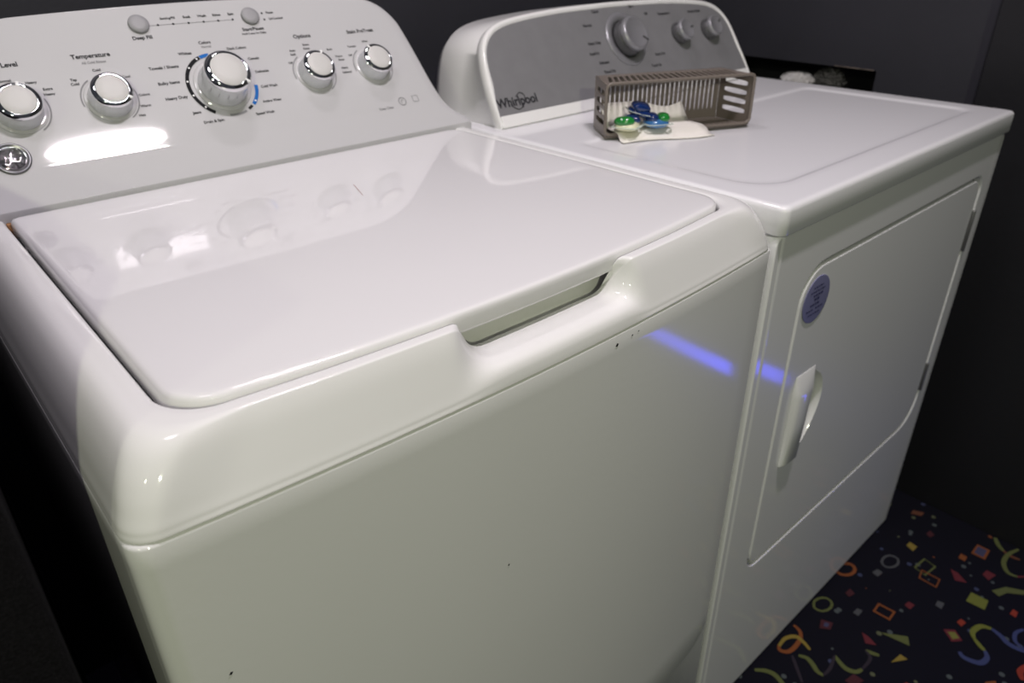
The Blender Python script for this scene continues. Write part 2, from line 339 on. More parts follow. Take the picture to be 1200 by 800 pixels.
# ------------------------------------------------------------------ setting
fl = struct(pyd('floor', [(-2.2, -3.6, 0), (1.62, -3.6, 0), (1.62, 0.86, 0), (-2.2, 0.86, 0), (-2.2, -3.6, -0.03), (1.62, -3.6, -0.03), (1.62, 0.86, -0.03), (-2.2, 0.86, -0.03)],
       [(0, 1, 2, 3), (4, 5, 6, 7), (0, 1, 5, 4), (1, 2, 6, 5), (2, 3, 7, 6), (3, 0, 4, 7)], 'carpet'), 'dark navy carpet with confetti and streamer pattern')
def ribbon(pts, wd, closed=False):
    P = [Vector((x, y, 0)) for x, y in pts]
    if not closed and len(P) > 2: P = [Vector(q) for q in crom([tuple(p) for p in P], 5)]
    v = []; f = []; n = len(P)
    for i, p in enumerate(P):
        a = P[i - 1] if (i or closed) else p; b = P[(i + 1) % n] if (i < n - 1 or closed) else p
        d = (b - a); d = d.normalized() if d.length else Vector((1, 0, 0)); nn = Vector((-d.y, d.x, 0)) * wd * (1 if closed else 0.55 + 0.5 * math.sin(PI * (i + 0.6) / (n + 0.2)))
        v += [p + nn, p - nn]
    for i in range(n if closed else n - 1):
        j = (i + 1) % n; f.append((2 * i, 2 * i + 1, 2 * j + 1, 2 * j))
    return v, f
def motif(kind, c, pts, wd, z):
    if kind == 'f': v = [Vector((x, y, 0)) for x, y in pts]; f = [tuple(range(len(pts)))]
    else: v, f = ribbon(pts, wd * 0.5, kind == 'c')
    o = pyd('carpet_motif', v, f, 'c_' + c, fl, Matrix.Translation((0, 0, z)))
    return o
for i, (k, c, pts, wd) in enumerate(MOTIFS): motif(k, c, pts, wd, 0.0006 + 0.00002 * i)
for i in range(90):                                   # the pattern goes on over the rest of the floor
    x = random.uniform(-1.9, 1.5); y = random.uniform(-2.6, -0.03)
    if x > 0.72 and y > -0.45: continue
    a = random.uniform(0, 6.28); s = random.uniform(0.014, 0.024); k = i % 5; R = lambda u, v: (x + u * math.cos(a) - v * math.sin(a), y + u * math.sin(a) + v * math.cos(a))
    c = random.choice(['orange', 'gold', 'olive', 'lime', 'red', 'red2', 'grey', 'blue', 'violet'])
    if k == 0: motif('f', c, [R(-s, -s * .6), R(s, -s * .6), R(s, s * .6), R(-s, s * .6)], 0, 0.0006)
    elif k == 1: motif('f', c, [R(-s, -s * .7), R(s, 0), R(-s, s * .7)], 0, 0.0006)
    elif k == 2: motif('c', c, [R(-s, -s * .6), R(s, -s * .6), R(s, s * .6), R(-s, s * .6)], 0.006, 0.0006)
    elif k == 3: motif('c', c, [R(s * math.cos(t * PI / 6), s * math.sin(t * PI / 6)) for t in range(12)], 0.006, 0.0006)
    else: motif('l', c, [R(-4 * s, 0), R(-2.5 * s, 1.6 * s), R(-s, 0), R(.5 * s, -1.6 * s), R(2 * s, 0), R(3.5 * s, 1.6 * s)], 0.010, 0.0006)

struct(rbox('wall_back', (-0.4, 0.80, 0), (1.72, 0.86, 2.6), 0, 'wall'), 'black painted back wall')
wr = plate('wall_right', [(-3.6, 0), (0.80, 0), (0.80, 2.6), (-3.6, 2.6)], [[(0.304, 0.862), (0.70, 0.862), (0.70, 0.929), (0.304, 0.926)]], 0.014, 'wall', None, frame3((1.60, 0, 0), (0, 1, 0), (0, 0, 1)))
struct(wr, 'dark charcoal side wall with a cut opening behind the dryer')
# frame3 normal points +x: the sheet lies between x = 1.586 and 1.600
pyd('opening_recess', [(x, y, z) for x in (1.6005, 1.70) for y, z in ((0.304, 0.862), (0.70, 0.862), (0.70, 0.929), (0.304, 0.926))],
    [(4, 5, 6, 7), (0, 1, 5, 4), (1, 2, 6, 5), (2, 3, 7, 6), (3, 0, 4, 7)], 'wallblack', wr, Matrix(wr.matrix_basis).inverted())
pyd('opening_edge', [(x, y, z) for x in (1.5845, 1.5995) for y, z in ((0.310, 0.9262), (0.395, 0.9272), (0.395, 0.9288), (0.310, 0.9278))],
    [(0, 1, 2, 3), (4, 5, 6, 7), (0, 1, 5, 4), (1, 2, 6, 5), (2, 3, 7, 6), (3, 0, 4, 7)], 'drywall', wr, Matrix(wr.matrix_basis).inverted())
struct(rbox('trim_1', (1.555, -3.6, 0), (1.586, 0.100, 2.6), 0.002, 'wallblack'), 'black boxed-out wall section beside the dryer')
struct(rbox('wall_left', (-0.20, 0.005, 0), (-0.0428, 0.80, 1.04), 0.006, 'cloth'), 'black textured partition beside the washing machine')

# ------------------------------------------------------------------ washing machine
W = 0.686; CX = W / 2; BOW = 0.0155; ZS = 0.8705
def bow(x): return -BOW * (1 - ((x - CX) / CX) ** 2)
wm = root('washing_machine', (CX, 0.33, 0), 'white top-loading washing machine with chrome-ringed knobs and a scooped lid handle', 'washing machine')
def cab_ring(inset, z, y1=0.66):
    r = 0.014; out = []
    for x, y in rrect(inset, W - inset, inset, y1 - inset, [r, 0.006, 0.006, r], 6): out.append((x, y, z))
    # front edge gets the bow: split it
    front = [(inset + r + (W - 2 * inset - 2 * r) * i / 24, inset, z) for i in range(1, 24)]
    out = out + front
    return [(x, y + bow(x) * max(0, 1 - max(0, y - inset) / 0.08), z) for x, y, z in out]
cab = loft('cabinet', [cab_ring(0, 0.02), cab_ring(0, 0.30), cab_ring(0, 0.60), cab_ring(0, 0.850), cab_ring(0, 0.8668), cab_ring(0.0006, 0.8685), cab_ring(0.0020, 0.8695), cab_ring(0.008, 0.8698)], 'enamel', wm, True, True, True)
for x in (0.06, W - 0.06):
    for y in (0.06, 0.60): lathe('foot', [(0.022, 0), (0.022, 0.012), (0.012, 0.014), (0.012, 0.03)], 'rubber', wm, Matrix.Translation((x, y, 0)), 20)
for x, z, s in ((0.0335, 0.742, 0.0016), (0.402, 0.8585, 0.0022), (0.423, 0.8605, 0.0012), (0.432, 0.8615, 0.001), (0.272, 0.684, 0.0012)):
    y = bow(x) - 0.0004
    pyd('paint_chip', [(x - s, y, z - s * .4), (x + s * .2, y, z - s * .9), (x + s, y, z + s * .2), (x, y, z + s * .8)], [(0, 1, 2, 3)], 'black', cab)

# top cover, lofted round the lid opening
LX0, LX1, LYB = 0.0475, W - 0.0475, 0.507
def lidfront(x): return 0.0155 + 0.019 * ((x - CX) / 0.29) ** 2
def stations():
    O = []; I = []; ro, ri = 0.020, 0.040
    for i in range(30):                                    # left side, back to front
        t = i / 29; yo = 0.66 + (ro - 0.66) * t; yi = 0.66 + (lidfront(LX0) + ri - 0.66) * t; O.append((0, yo)); I.append((LX0, yi))
    for i in range(1, 12):
        a = PI + PI / 2 * i / 12
        O.append((ro + ro * math.cos(a), ro + ro * math.sin(a))); I.append((LX0 + ri + ri * math.cos(a), lidfront(LX0 + ri) + ri + ri * math.sin(a)))
    N = 130
    for i in range(N + 1):
        t = i / N; xo = ro + (W - 2 * ro) * t; xi = LX0 + ri + (LX1 - LX0 - 2 * ri) * t; O.append((xo, 0)); I.append((xi, lidfront(xi)))
    for i in range(1, 12):
        a = -PI / 2 + PI / 2 * i / 12
        O.append((W - ro + ro * math.cos(a), ro + ro * math.sin(a))); I.append((LX1 - ri + ri * math.cos(a), lidfront(LX1 - ri) + ri + ri * math.sin(a)))
    for i in range(30):
        t = 1 - i / 29; yo = 0.66 + (ro - 0.66) * t; yi = 0.66 + (lidfront(LX1) + ri - 0.66) * t; O.append((W, yo)); I.append((LX1, yi))
    O = [(x, y + bow(x) * max(0, 1 - y / 0.08)) for x, y in O]
    return O, I
PN = crom([(0, .892), (0, .905), (0, .9175), (.035, .9222), (.12, .9235), (.24, .9236), (.345, .9233), (.395, .9216), (.53, .9125), (.68, .8995), (.81, .8880), (.89, .8810), (.945, .8765), (.965, .8740), (.995, .8714), (.985, .8704), (.90, .8704)], 4)
PS = crom([(0, .892), (0, .905), (0, .9175), (.035, .9222), (.12, .9235), (.24, .9235), (.36, .9230), (.48, .9205), (.61, .9145), (.74, .9045), (.85, .8930), (.925, .8830), (.965, .8775), (.98, .8745), (.995, .8714), (.985, .8704), (.90, .8704)], 4)
DY = crom([(.046, .860), (.0435, .860), (.0415, .862), (.0390, .867), (.0365, .874), (.0335, .8808), (.0300, .8862), (.025, .8888), (.014, .8892), (.003, .8888), (-.0055, .8878), (-.0105, .8852), (-.0134, .8808), (-.0147, .8760), (-.0154, .8714), (-.0151, .8704), (-.0120, .8704)], 4)
Ost, Ist = stations(); rings = []
for (ox, oy), (ix, iy) in zip(Ost, Ist):
    wgt = 0
    if oy < 0.004 and 0.15 < ox < 0.55:
        wgt = smooth01((ox - 0.222) / 0.060) if ox < 0.345 else smooth01((0.459 - ox) / 0.044)
    ring = []
    sd = max(smooth01((0.06 - ox) / 0.055), smooth01((ox - W + 0.06) / 0.055))
    for (a, z), (a3, z3), (dy, dz) in zip(PN, PS, DY):
        a += (a3 - a) * sd; z += (z3 - z) * sd
        x = ix + (ox - ix) * a; y = iy + (oy - iy) * a
        y2 = dy + (bow(ox) + BOW); ring.append((x + (ox - x) * wgt, y + (y2 - y) * wgt, z + (dz - z) * wgt))
    rings.append(ring)
cover = loft('top_cover', rings, 'plastic', wm, False)
pyd('handle_pocket', [(x, y, z) for x, z in ((0.20, .843), (0.49, .843), (0.49, .9050), (0.20, .9050)) for y in (0.042, 0.050)],
    [(0, 2, 4, 6), (1, 3, 5, 7), (0, 1, 3, 2), (2, 3, 5, 4), (4, 5, 7, 6), (6, 7, 1, 0)], 'plastic', cover)
pyd('deck', [(0.03, 0.08, .880), (W - 0.03, 0.08, .880), (W - 0.03, 0.655, .880), (0.03, 0.655, .880), (0.03, 0.08, .884), (W - 0.03, 0.08, .884), (W - 0.03, 0.655, .884), (0.03, 0.655, .884)],
    [(0, 1, 2, 3), (4, 5, 6, 7), (0, 1, 5, 4), (1, 2, 6, 5), (2, 3, 7, 6), (3, 0, 4, 7)], 'plastic', cover)
# lid
def lid_ring(ins, z):
    g = 0.0035 + ins; r = max(0.008, 0.037 - ins); x0, x1 = LX0 + g, LX1 - g
    out = []
    for k in range(61):                                 # front edge left to right
        t = k / 60; x = x0 + r + (x1 - x0 - 2 * r) * t; out.append((x, lidfront(x) + g * 0.6, z))
    yr = lidfront(x1 - r) + g * 0.6
    for k in range(1, 9): a = -PI / 2 + PI / 2 * k / 8; out.append((x1 - r + r * math.cos(a), yr + r + r * math.sin(a), z))
    rb = 0.018
    for k in range(0, 9): a = PI / 2 * k / 8; out.append((x1 - rb + rb * math.cos(a), LYB - ins - rb + rb * math.sin(a), z))
    rb = 0.007
    for k in range(0, 9): a = PI / 2 + PI / 2 * k / 8; out.append((x0 + rb + rb * math.cos(a), LYB - ins - rb + rb * math.sin(a), z))
    for k in range(0, 8): a = PI + PI / 2 * k / 8; out.append((x0 + r + r * math.cos(a), yr + r + r * math.sin(a), z))
    return out
lid = loft('lid', [lid_ring(0.004, .9095), lid_ring(0.0005, .9102), lid_ring(0, .9120), lid_ring(0, .9205), lid_ring(0.0007, .9236), lid_ring(0.0024, .9258), lid_ring(0.0050, .9268), lid_ring(0.010, .9271), lid_ring(0.020, .9272)], 'lid', wm, True, True, True)
rbox('hinge', (0.0478, 0.500, 0.905), (0.0530, 0.508, 0.9215), 0.001, 'rust', wm)

pyd('scratch', [(0.3705, 0.3600, .92735), (0.3711, 0.3600, .92735), (0.3575, 0.3180, .92735), (0.3570, 0.3180, .92735)], [(0, 1, 2, 3)], 'c_red2', lid)
# console of the washer
T37 = math.radians(37); CN = Vector((0, -math.cos(T37), math.sin(T37))); CU = Vector((0, math.sin(T37), math.cos(T37))); CP = Vector((0, 0.53, 0.943))
def on_console(s, h, off=0): return CP + Vector((s, 0, 0)) + CU * h + CN * off
def console_matrix(s, h, off=0, rot=0):
    return frame3(on_console(s, h, off), (1, 0, 0), tuple(CU)) @ Matrix.Rotation(rot, 4, 'Z')
hw = crom([(-.014, .326), (-.009, .3215), (-.003, .315), (.006, .3065), (.018, .2990), (.035, .2935), (.063, .2888), (.10, .2850), (.142, .2795), (.160, .2745), (.176, .2650), (.188, .2520), (.196, .2350), (.200, .2150)], 4)
cons_prof = crom([(.5135, .915), (.5135, .9285), (.5143, .9305), (.5165, .9325), (.5205, .9360), (.5262, .9418), (.533, .9490), (.541, .9580)], 3)
rows = []
NC = 48
for y, z in cons_prof:
    h = (z - 0.943) * math.cos(T37) + (y - 0.53) * math.sin(T37); h = max(h, -0.014)
    hh = next((b[1] + (a[1] - b[1]) * (b[0] - h) / max(1e-9, b[0] - a[0]) for a, b in zip(hw, hw[1:]) if a[0] <= h <= b[0]), hw[0][1])
    rows.append((hh, h, (y, z)))
for h, hh in hw:
    if h > 0.020: rows.append((hh, h, None))
cr = []
def crow(hh, h, yz, push=0.0, grow=0.0):
    L = []
    for j in range(NC + 1):
        s = CX + (hh + grow) * math.sin(PI * (j / NC - 0.5)) if False else CX + (hh + grow) * (2 * j / NC - 1)
        arch = 0.0055 * (1 - ((s - CX) / 0.215) ** 2) * smooth01((h - 0.12) / 0.08) if abs(s - CX) < 0.215 else 0
        p = Vector((s, yz[0], yz[1])) if yz else on_console(s, h + arch)
        L.append(tuple(p - CN * push))
    return L
for hh, h, yz in rows: cr.append(crow(hh, h, yz))
verts = [p for r in cr for p in r]; faces = []; n1 = NC + 1
for i in range(len(cr) - 1):
    for j in range(NC): faces.append((i * n1 + j, i * n1 + j + 1, (i + 1) * n1 + j + 1, (i + 1) * n1 + j))
bd = [i * n1 for i in range(len(cr))] + [(len(cr) - 1) * n1 + j for j in range(1, n1)] + [i * n1 + NC for i in range(len(cr) - 2, -1, -1)]
prev = bd; cen = Vector((CX, 0, 0))
bc = on_console(CX, 0.09)
for k, (off, grow) in enumerate(((0.0012, 0.0022), (0.0042, 0.0040), (0.0090, 0.0046))):
    cur = []
    for q in bd:
        p = Vector(verts[q]); d = p - bc; d -= CN * d.dot(CN); d.normalize()
        cur.append(len(verts)); verts.append(tuple(p - CN * off + d * grow))
    for a in range(len(bd) - 1): faces.append((prev[a], prev[a + 1], cur[a + 1], cur[a]))
    prev = cur
cur = []
for q in prev: p = verts[q]; cur.append(len(verts)); verts.append((p[0], 0.672, min(p[2] + 0.0, 1.11)))
for a in range(len(bd) - 1): faces.append((prev[a], prev[a + 1], cur[a + 1], cur[a]))
faces.append(tuple(cur))
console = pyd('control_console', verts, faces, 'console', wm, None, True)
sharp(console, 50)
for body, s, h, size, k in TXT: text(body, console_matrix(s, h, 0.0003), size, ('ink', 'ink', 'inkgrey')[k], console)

def knob(s, h, R, H, ptr, big=False):
    k = lathe('control_knob', [(R * 1.10, 0), (R * 1.10, H * .10), (R * 1.04, H * .30), (R * 1.0, H * .70), (R * 0.985, H * .78)], 'skirt', wm, console_matrix(s, h))
    lathe('chrome_ring', [(R * .985, H * .76), (R * 1.03, H * .80), (R * 1.035, H * .85), (R * 1.0, H * .91), (R * .84, H * 1.0), (R * .80, H * 1.0), (R * .78, H * .97)], 'chrome', k)
    lathe('cap', [(R * .79, H * .90), (R * .785, H * .985), (R * .75, H * 1.005), (R * .4, H * 1.03), (0, H * 1.035)], 'cap', k)
    pm = Matrix.Rotation(ptr, 4, 'Z')
    rbox('pointer', (R * .76, -.0014, H * .915), (R * 1.005, .0014, H * 1.004), 0.0004, 'whitemark', k, 1, pm)
    seat = lathe('seat', [(R * 1.28, 0.0001), (R * 1.27, 0.0009), (R * 1.12, 0.0012)], 'console', k)
    if big:
        for a in range(-150, -40, 22):
            aa = math.radians(a); pyd('tick', [(R * 1.045 * math.cos(aa + d) , R * 1.045 * math.sin(aa + d), z) for d, z in ((-.012, H * .40), (.012, H * .40), (.012, H * .62), (-.012, H * .62))], [(0, 1, 2, 3)], 'inkgrey', k)
    return k
knob(0.102, 0.091, 0.0215, 0.024, math.radians(75)); knob(0.195, 0.091, 0.0215, 0.024, math.radians(-38)); knob(0.457, 0.091, 0.0215, 0.024, math.radians(62)); knob(0.550, 0.091, 0.0215, 0.024, math.radians(118))
main = knob(0.328, 0.091, 0.0275, 0.037, math.radians(-45), True)
def arc(name, s, h, r0, r1, a0, a1, m, parent, z=0.0006, n=28):
    v = []; 
    for i in range(n + 1):
        a = math.radians(a0 + (a1 - a0) * i / n); v += [(r0 * math.cos(a), r0 * math.sin(a), z), (r1 * math.cos(a), r1 * math.sin(a), z)]
    return pyd(name, v, [(2 * i, 2 * i + 1, 2 * i + 3, 2 * i + 2) for i in range(n)], m, parent, console_matrix(s, h))
arc('dial_band', 0.328, 0.091, 0.0395, 0.0440, 110, 236, 'black', console); arc('dial_band', 0.328, 0.091, 0.0395, 0.0440, 92, 109, 'blue', console); arc('dial_band', 0.328, 0.091, 0.0395, 0.0440, -48, -8, 'blue', console)
arc('dial_band', 0.328, 0.091, 0.0400, 0.0430, -100, -68, 'inkgrey', console); arc('dial_band', 0.328, 0.091, 0.0395, 0.0430, -62, -52, 'ink', console)
for a in (116, 140, 167, 193, 219): arc('dial_dot', 0.328 + .0418 * math.cos(math.radians(a)), 0.091 + .0418 * math.sin(math.radians(a)), 0.00001, 0.0012, 0, 360, 'whitemark', console, 0.0010, 12)
arc('dial_dot', 0.328 + .0418 * math.cos(math.radians(-40)), 0.091 + .0418 * math.sin(math.radians(-40)), 0.00001, 0.0012, 0, 360, 'whitemark', console, 0.0010, 12)
for s in (0.102, 0.195, 0.457, 0.550): arc('scale_arc', s, 0.091, 0.0290, 0.0305, 120, 190, 'inkgrey', console); arc('scale_arc', s, 0.091, 0.0290, 0.0305, -60, 20, 'inkgrey', console)
for s in (0.260, 0.4015): lathe('push_button', [(0.0118, 0), (0.0118, 0.0030), (0.0110, 0.0042), (0.006, 0.0046), (0, 0.0047)], 'btn', wm, console_matrix(s, 0.1805), 32)
for s, h in ((0.2822, 0.1783), (0.3007, 0.1782), (0.3197, 0.178), (0.3388, 0.1782), (0.3578, 0.1781), (0.377, 0.1782), (0.4196, 0.1842), (0.4196, 0.1748)):
    arc('indicator_light', s, h, 0.00001, 0.0014, 0, 360, 'ink', console, 0.0004, 12)
v = [(0.2715, -.0003), (0.377, -.0003), (0.377, .0003), (0.2715, .0003)]
pyd('indicator_line', [(x - 0.32, y, 0.0003) for x, y in v], [(0, 1, 2, 3)], 'inkgrey', console, console_matrix(0.32, 0.1781))
arc('care_symbol', 0.5715, 0.0310, 0.0052, 0.0066, 0, 360, 'inkgrey', console, 0.0004); arc('care_symbol', 0.5715, 0.0310, 0.0018, 0.0026, 30, 250, 'inkgrey', console, 0.0004)
arc('care_symbol', 0.595, 0.0322, 0.0060, 0.0070, 45, 405, 'inkgrey', console, 0.0004, 4)
# round metal badge with script monogram
bm_ = frame3(on_console(0.0775, 0.0385, 0.0004), (1, 0, 0), tuple(CU))
bd_ = lathe('badge', [(0.0178, -0.003), (0.0178, 0.0012), (0.0168, 0.0022), (0.0155, 0.0020), (0.0148, 0.0012), (0.0, 0.0012)], 'badge', wm, bm_, 40)
lathe('badge_rim', [(0.0133, 0.0012), (0.0131, 0.0019), (0.0126, 0.0019), (0.0124, 0.0012)], 'chrome', bd_, None, 40)
def spiral(cx, cy, r0, r1, a0, a1, n=22): return [(cx + (r0 + (r1 - r0) * i / n) * math.cos(math.radians(a0 + (a1 - a0) * i / n)), cy + (r0 + (r1 - r0) * i / n) * math.sin(math.radians(a0 + (a1 - a0) * i / n)), 0.0018) for i in range(n + 1)]
tube('monogram', spiral(0.0030, -0.0012, 0.0012, 0.0052, 0, 430), 0.00062, 'chrome', bd_, 6); tube('monogram', spiral(-0.0042, 0.0018, 0.0012, 0.0036, 60, 420), 0.00062, 'chrome', bd_, 6)
tube('monogram', crom([(0.0048, 0.0062, .0018), (0.0010, 0.0066, .0018), (-0.0002, 0.0030, .0018), (-0.0022, -0.0030, .0018), (-0.0052, -0.0072, .0018), (-0.0080, -0.0052, .0018), (-0.0060, -0.0026, .0018)], 4), 0.00062, 'chrome', bd_, 6)

# ------------------------------------------------------------------ dryer
DX0, DX1, DZ = 0.6901, 1.4266, 0.9135; DC = (DX0 + DX1) / 2
dr = root('clothes_dryer', (DC, 0.33, 0), 'white front-loading dryer with a silver arched control panel, beside the washer', 'dryer')
def rr3(x0, x1, y0, y1, r, z, n=8): return [(x, y, z) for x, y in rrect(x0, x1, y0, y1, r, n)]
dcab = loft('cabinet', [rr3(DX0 + .001, DX1 - .001, 0.020, 0.70, [.012, .006, .006, .012], z) for z in (0.015, 0.876)], 'dryer', dr, True, True, True)
for x in (DX0 + .06, DX1 - .06):
    for y in (0.08, 0.62): lathe('foot', [(0.022, 0), (0.022, 0.010), (0.012, 0.012), (0.012, 0.03)], 'rubber', dr, Matrix.Translation((x, y, 0)), 20)
FM = frame3((0, 0, 0), (1, 0, 0), (0, 0, 1))             # front sheet frame: x right, y up, normal to the viewer
dooro = rrect(0.7730, 1.3816, 0.304, 0.814, [0.060, 0.034, 0.050, 0.030], 8)
front = plate('front_panel', rrect(DX0, DX1, 0.004, 0.8775, [.004, .012, .012, .004], 4), [dooro], 0.022, 'dryer', dr, FM, 0.0022)
sharp(front, 35)
FI = FM.inverted()
# rounded vertical ends of the front sheet
for x, sg in ((DX0, 1), (DX1, -1)):
    rings = []
    for z in (0.006, 0.8765):
        L = [(x + sg * 0.016 + (-sg) * 0.0162 * math.sin(a), 0.0162 - 0.0172 * math.cos(a), z) for a in [PI / 2 * i / 8 for i in range(9)]]
        rings.append(L)
    loft('corner_post', rings, 'dryer', dr, False)
rbox('door_gap_backing', (0.765, 0.012, 0.295), (1.39, 0.019, 0.825), 0, 'gap_shade', front, 1, FI)  # backing sheet, coloured dark so the gap round the door looks shaded
hole = [(0.842, 0.640)] + [(0.842 + 0.074 * math.sin(PI * i / 18) ** 0.55 * (1 - 0.35 * i / 18), 0.640 - 0.148 * i / 18) for i in range(1, 18)] + [(0.842, 0.492)]
door = plate('door', rrect(0.7792, 1.3756, 0.3104, 0.8078, [0.058, 0.032, 0.048, 0.028], 10), [hole], 0.012, 'dryer', dr, FM @ Matrix.Translation((0, 0, -0.0006)), 0.0028)
sharp(door, 35)
DI = door.matrix_basis.inverted()
cup = []
hc = Vector((0.846, 0, 0.566))
for d, k in ((-0.0002, 1.01), (0.004, 0.97), (0.009, 0.86), (0.012, 0.62), (0.013, 0.3)):
    cup.append([tuple(hc + (Vector((x, 0, z)) - hc) * k + Vector((0, d, 0))) for x, z in hole])
loft('handle_cup', cup, 'dryer', door, True, False, True, True, DI)
g = []
for z, d, x0, x1 in ((0.4900, 0.000, 0.812, 0.849), (0.4915, -0.005, 0.812, 0.850), (0.4950, -0.0080, 0.813, 0.851), (0.5600, -0.0090, 0.812, 0.853), (0.6100, -0.0090, 0.812, 0.855), (0.6180, -0.0080, 0.812, 0.857), (0.6400, -0.0015, 0.813, 0.863), (0.6430, 0.000, 0.813, 0.864)):
    g.append([(x0 - 0.001, 0.0005, z), (x0, d * 0.45, z), (x0 + 0.003, d * 0.8, z), (x0 + 0.008, d, z), (x1 - 0.005, d, z), (x1 - 0.001, d * 0.8, z), (x1, d * 0.4, z), (x1, 0.0005, z)])
sharp(loft('door_handle', g, 'dryer', door, True, True, True, True, DI), 40)
for z0, z1 in ((0.672, 0.748), (0.375, 0.437)): rbox('hinge', (1.3772, -0.0035, z0), (1.3830, 0.006, z1), 0.0012, 'hinge', front, 2, FI)
stk = lathe('sticker', [(0.0335, -0.0004), (0.0335, 0.0002), (0.0325, 0.0003), (0.0, 0.0003)], 'sticker', door, DI @ frame3((0.8195, -0.0004, 0.7605), (1, 0, 0), (0, 0, 1)), 40)
for zz, x0, x1, t in ((0.019, -.013, .012, .0016), (0.013, -.019, .018, .0016), (0.007, -.010, .014, .0022), (0.001, -.006, .008, .0030), (-0.006, -.014, .010, .0022), (-0.013, -.022, -.004, .0016), (-0.013, .001, .021, .0016), (-0.020, -.016, .014, .0014)):
    x = x0
    while x < x1:
        wl = random.uniform(.0028, .006); pyd('print', [(x, zz - t * .6, .0007), (min(x + wl, x1), zz - t * .6, .0007), (min(x + wl, x1), zz + t * .6, .0007), (x, zz + t * .6, .0007)], [(0, 1, 2, 3)], 'stickerink', stk); x += wl + .0016
rings = []
def dtop(ins, z, r): return rr3(DX0 - .001 + ins, DX1 + .001 - ins, -0.006 + ins, 0.702 - ins, r, z, 8)
rings += [dtop(0.006, 0.8785, .008), dtop(0.0012, 0.8792, .010), dtop(0, 0.881, .011), dtop(0, 0.9075, .011), dtop(0.0010, 0.9108, .011), dtop(0.0035, 0.9130, .010), dtop(0.007, 0.9138, .009), dtop(0.011, 0.9138, .009)]
def rec(ins, z): return rr3(DX0 + .044 + ins, DX1 - .041 - ins, 0.043 + ins, 0.352 - ins, [0.030, 0.018, 0.018, 0.055], z, 8)
rings += [rec(-.010, 0.9138), rec(0, 0.9138), rec(0.003, 0.9133), rec(0.007, 0.9118), rec(0.010, 0.9114), rec(0.018, 0.9113)]
top = loft('top_panel', rings, 'dryer', dr, True, True, True)

# dryer console: arched front leaning back 30 degrees
T30 = math.radians(30); KN = Vector((0, -math.cos(T30), math.sin(T30))); KU = Vector((0, math.sin(T30), math.cos(T30))); KP = Vector((0, 0.490, 0.9140)); KC = 1.0615
def kpt(s, h, off=0): return KP + Vector((KC + s, 0, 0)) + KU * h + KN * off
half = crom([(.3500, 0), (.3500, .020), (.3490, .045), (.3460, .075), (.3405, .105), (.3310, .132), (.3130, .153), (.2870, .166), (.2450, .174), (.1600, .1810), (.0800, .1835), (.0, .1845)], 4)
outl = half[:] + [(-s, h) for s, h in reversed(half[:-1])]
n = len(outl); ctr = Vector((0, 0.07))
def oring(grow, off, hmin=None):
    L = []
    for s, h in outl:
        d = (Vector((s, h)) - ctr); e = Vector((d.x / 0.35 / 0.35, d.y / 0.11 / 0.11)).normalized()
        s2, h2 = s + e.x * grow, h + e.y * grow
        L.append((s2, max(h2, 0.0 if hmin is None else hmin), off))
    return L
cb = []
for gw, off in ((-.0125, -.0010), (-.0105, 0.0010), (-.0080, 0.0026), (-.0050, 0.0030), (-.0022, 0.0020), (-.0005, -0.001), (0.0, -0.006), (0.0, -0.014)): cb.append([tuple(kpt(*q)) for q in oring(gw, off)])
last = oring(0.0, -0.014)
for k, yy in ((0.93, None), (0.985, 0.60), (0.975, 0.66), (0.93, 0.690), (0.86, 0.697)):
    L = []
    for s, h, o in last:
        p = kpt(s * k, h * (k if k < .97 else 1), o)
        if yy is None: p = kpt(s * 0.988, h * 0.99, o - 0.004)
        else: p.y = max(p.y, yy) if yy > p.y else p.y; p.z = 0.914 + (p.z - 0.914) * (0.985 if yy < .67 else .95)
        if yy and yy >= .66: p.y = yy
        elif yy: p.y = max(yy - 0.10 + 0.10 * (1 - 0), p.y)
        L.append(tuple(p))
    cb.append(L)
dcon = loft('control_console', cb, 'plastic', dr, True, False, True)
sharp(dcon, 60)
fo = [(s, h) for s, h, o in oring(-.0105, 0)]
fo = [(s, max(h, 0.019)) for s, h in fo if h > 0.004]
fas = plate('fascia', fo, [], 0.004, 'fascia', dr, frame3(kpt(0, 0, 0.0012), (1, 0, 0), tuple(KU)), 0.0005)
plate('lower_band', rrect(-0.3445, 0.3445, 0.0005, 0.0195, 0.002, 3), [], 0.008, 'plastic', dcon, frame3(kpt(0, 0, 0.0030), (1, 0, 0), tuple(KU)), 0.0012)
def kmat(s, h, off=0.0012): return frame3(kpt(s, h, off), (1, 0, 0), tuple(KU))
DM = fas.matrix_basis.inverted()
def dknob(s, h, R, H, ptr):
    k = lathe('control_knob', [(R * 1.0, 0), (R * 1.0, H * .18), (R * .93, H * .35), (R * .90, H * .62)], 'dskirt', dr, kmat(s, h))
    lathe('grip', [(R * .90, H * .58), (R * .95, H * .64), (R * .95, H * .86), (R * .90, H * .95), (R * .80, H * 1.0), (R * .76, H * .97), (0, H * .985)], 'dknob', k)
    rbox('pointer', (R * .45, -.0016, H * .97), (R * .88, .0016, H * 1.03), 0.0005, 'dskirt', k, 1, Matrix.Rotation(ptr, 4, 'Z'))
    return k
dk = dknob(0.0020, 0.113, 0.0330, 0.029, math.radians(-35))
lathe('dial_ring', [(0.0500, 0.0002), (0.0495, 0.0016), (0.0440, 0.0024), (0.0355, 0.0016), (0.0350, 0.0002)], 'dknob', dk)
dknob(0.159, 0.110, 0.0215, 0.023, math.radians(10)); dknob(0.255, 0.110, 0.0215, 0.023, math.radians(30))
text('Whirlpool', kmat(-0.300, 0.0385, 0.0018), 0.0205, 'ink', fas, 'wordmark')
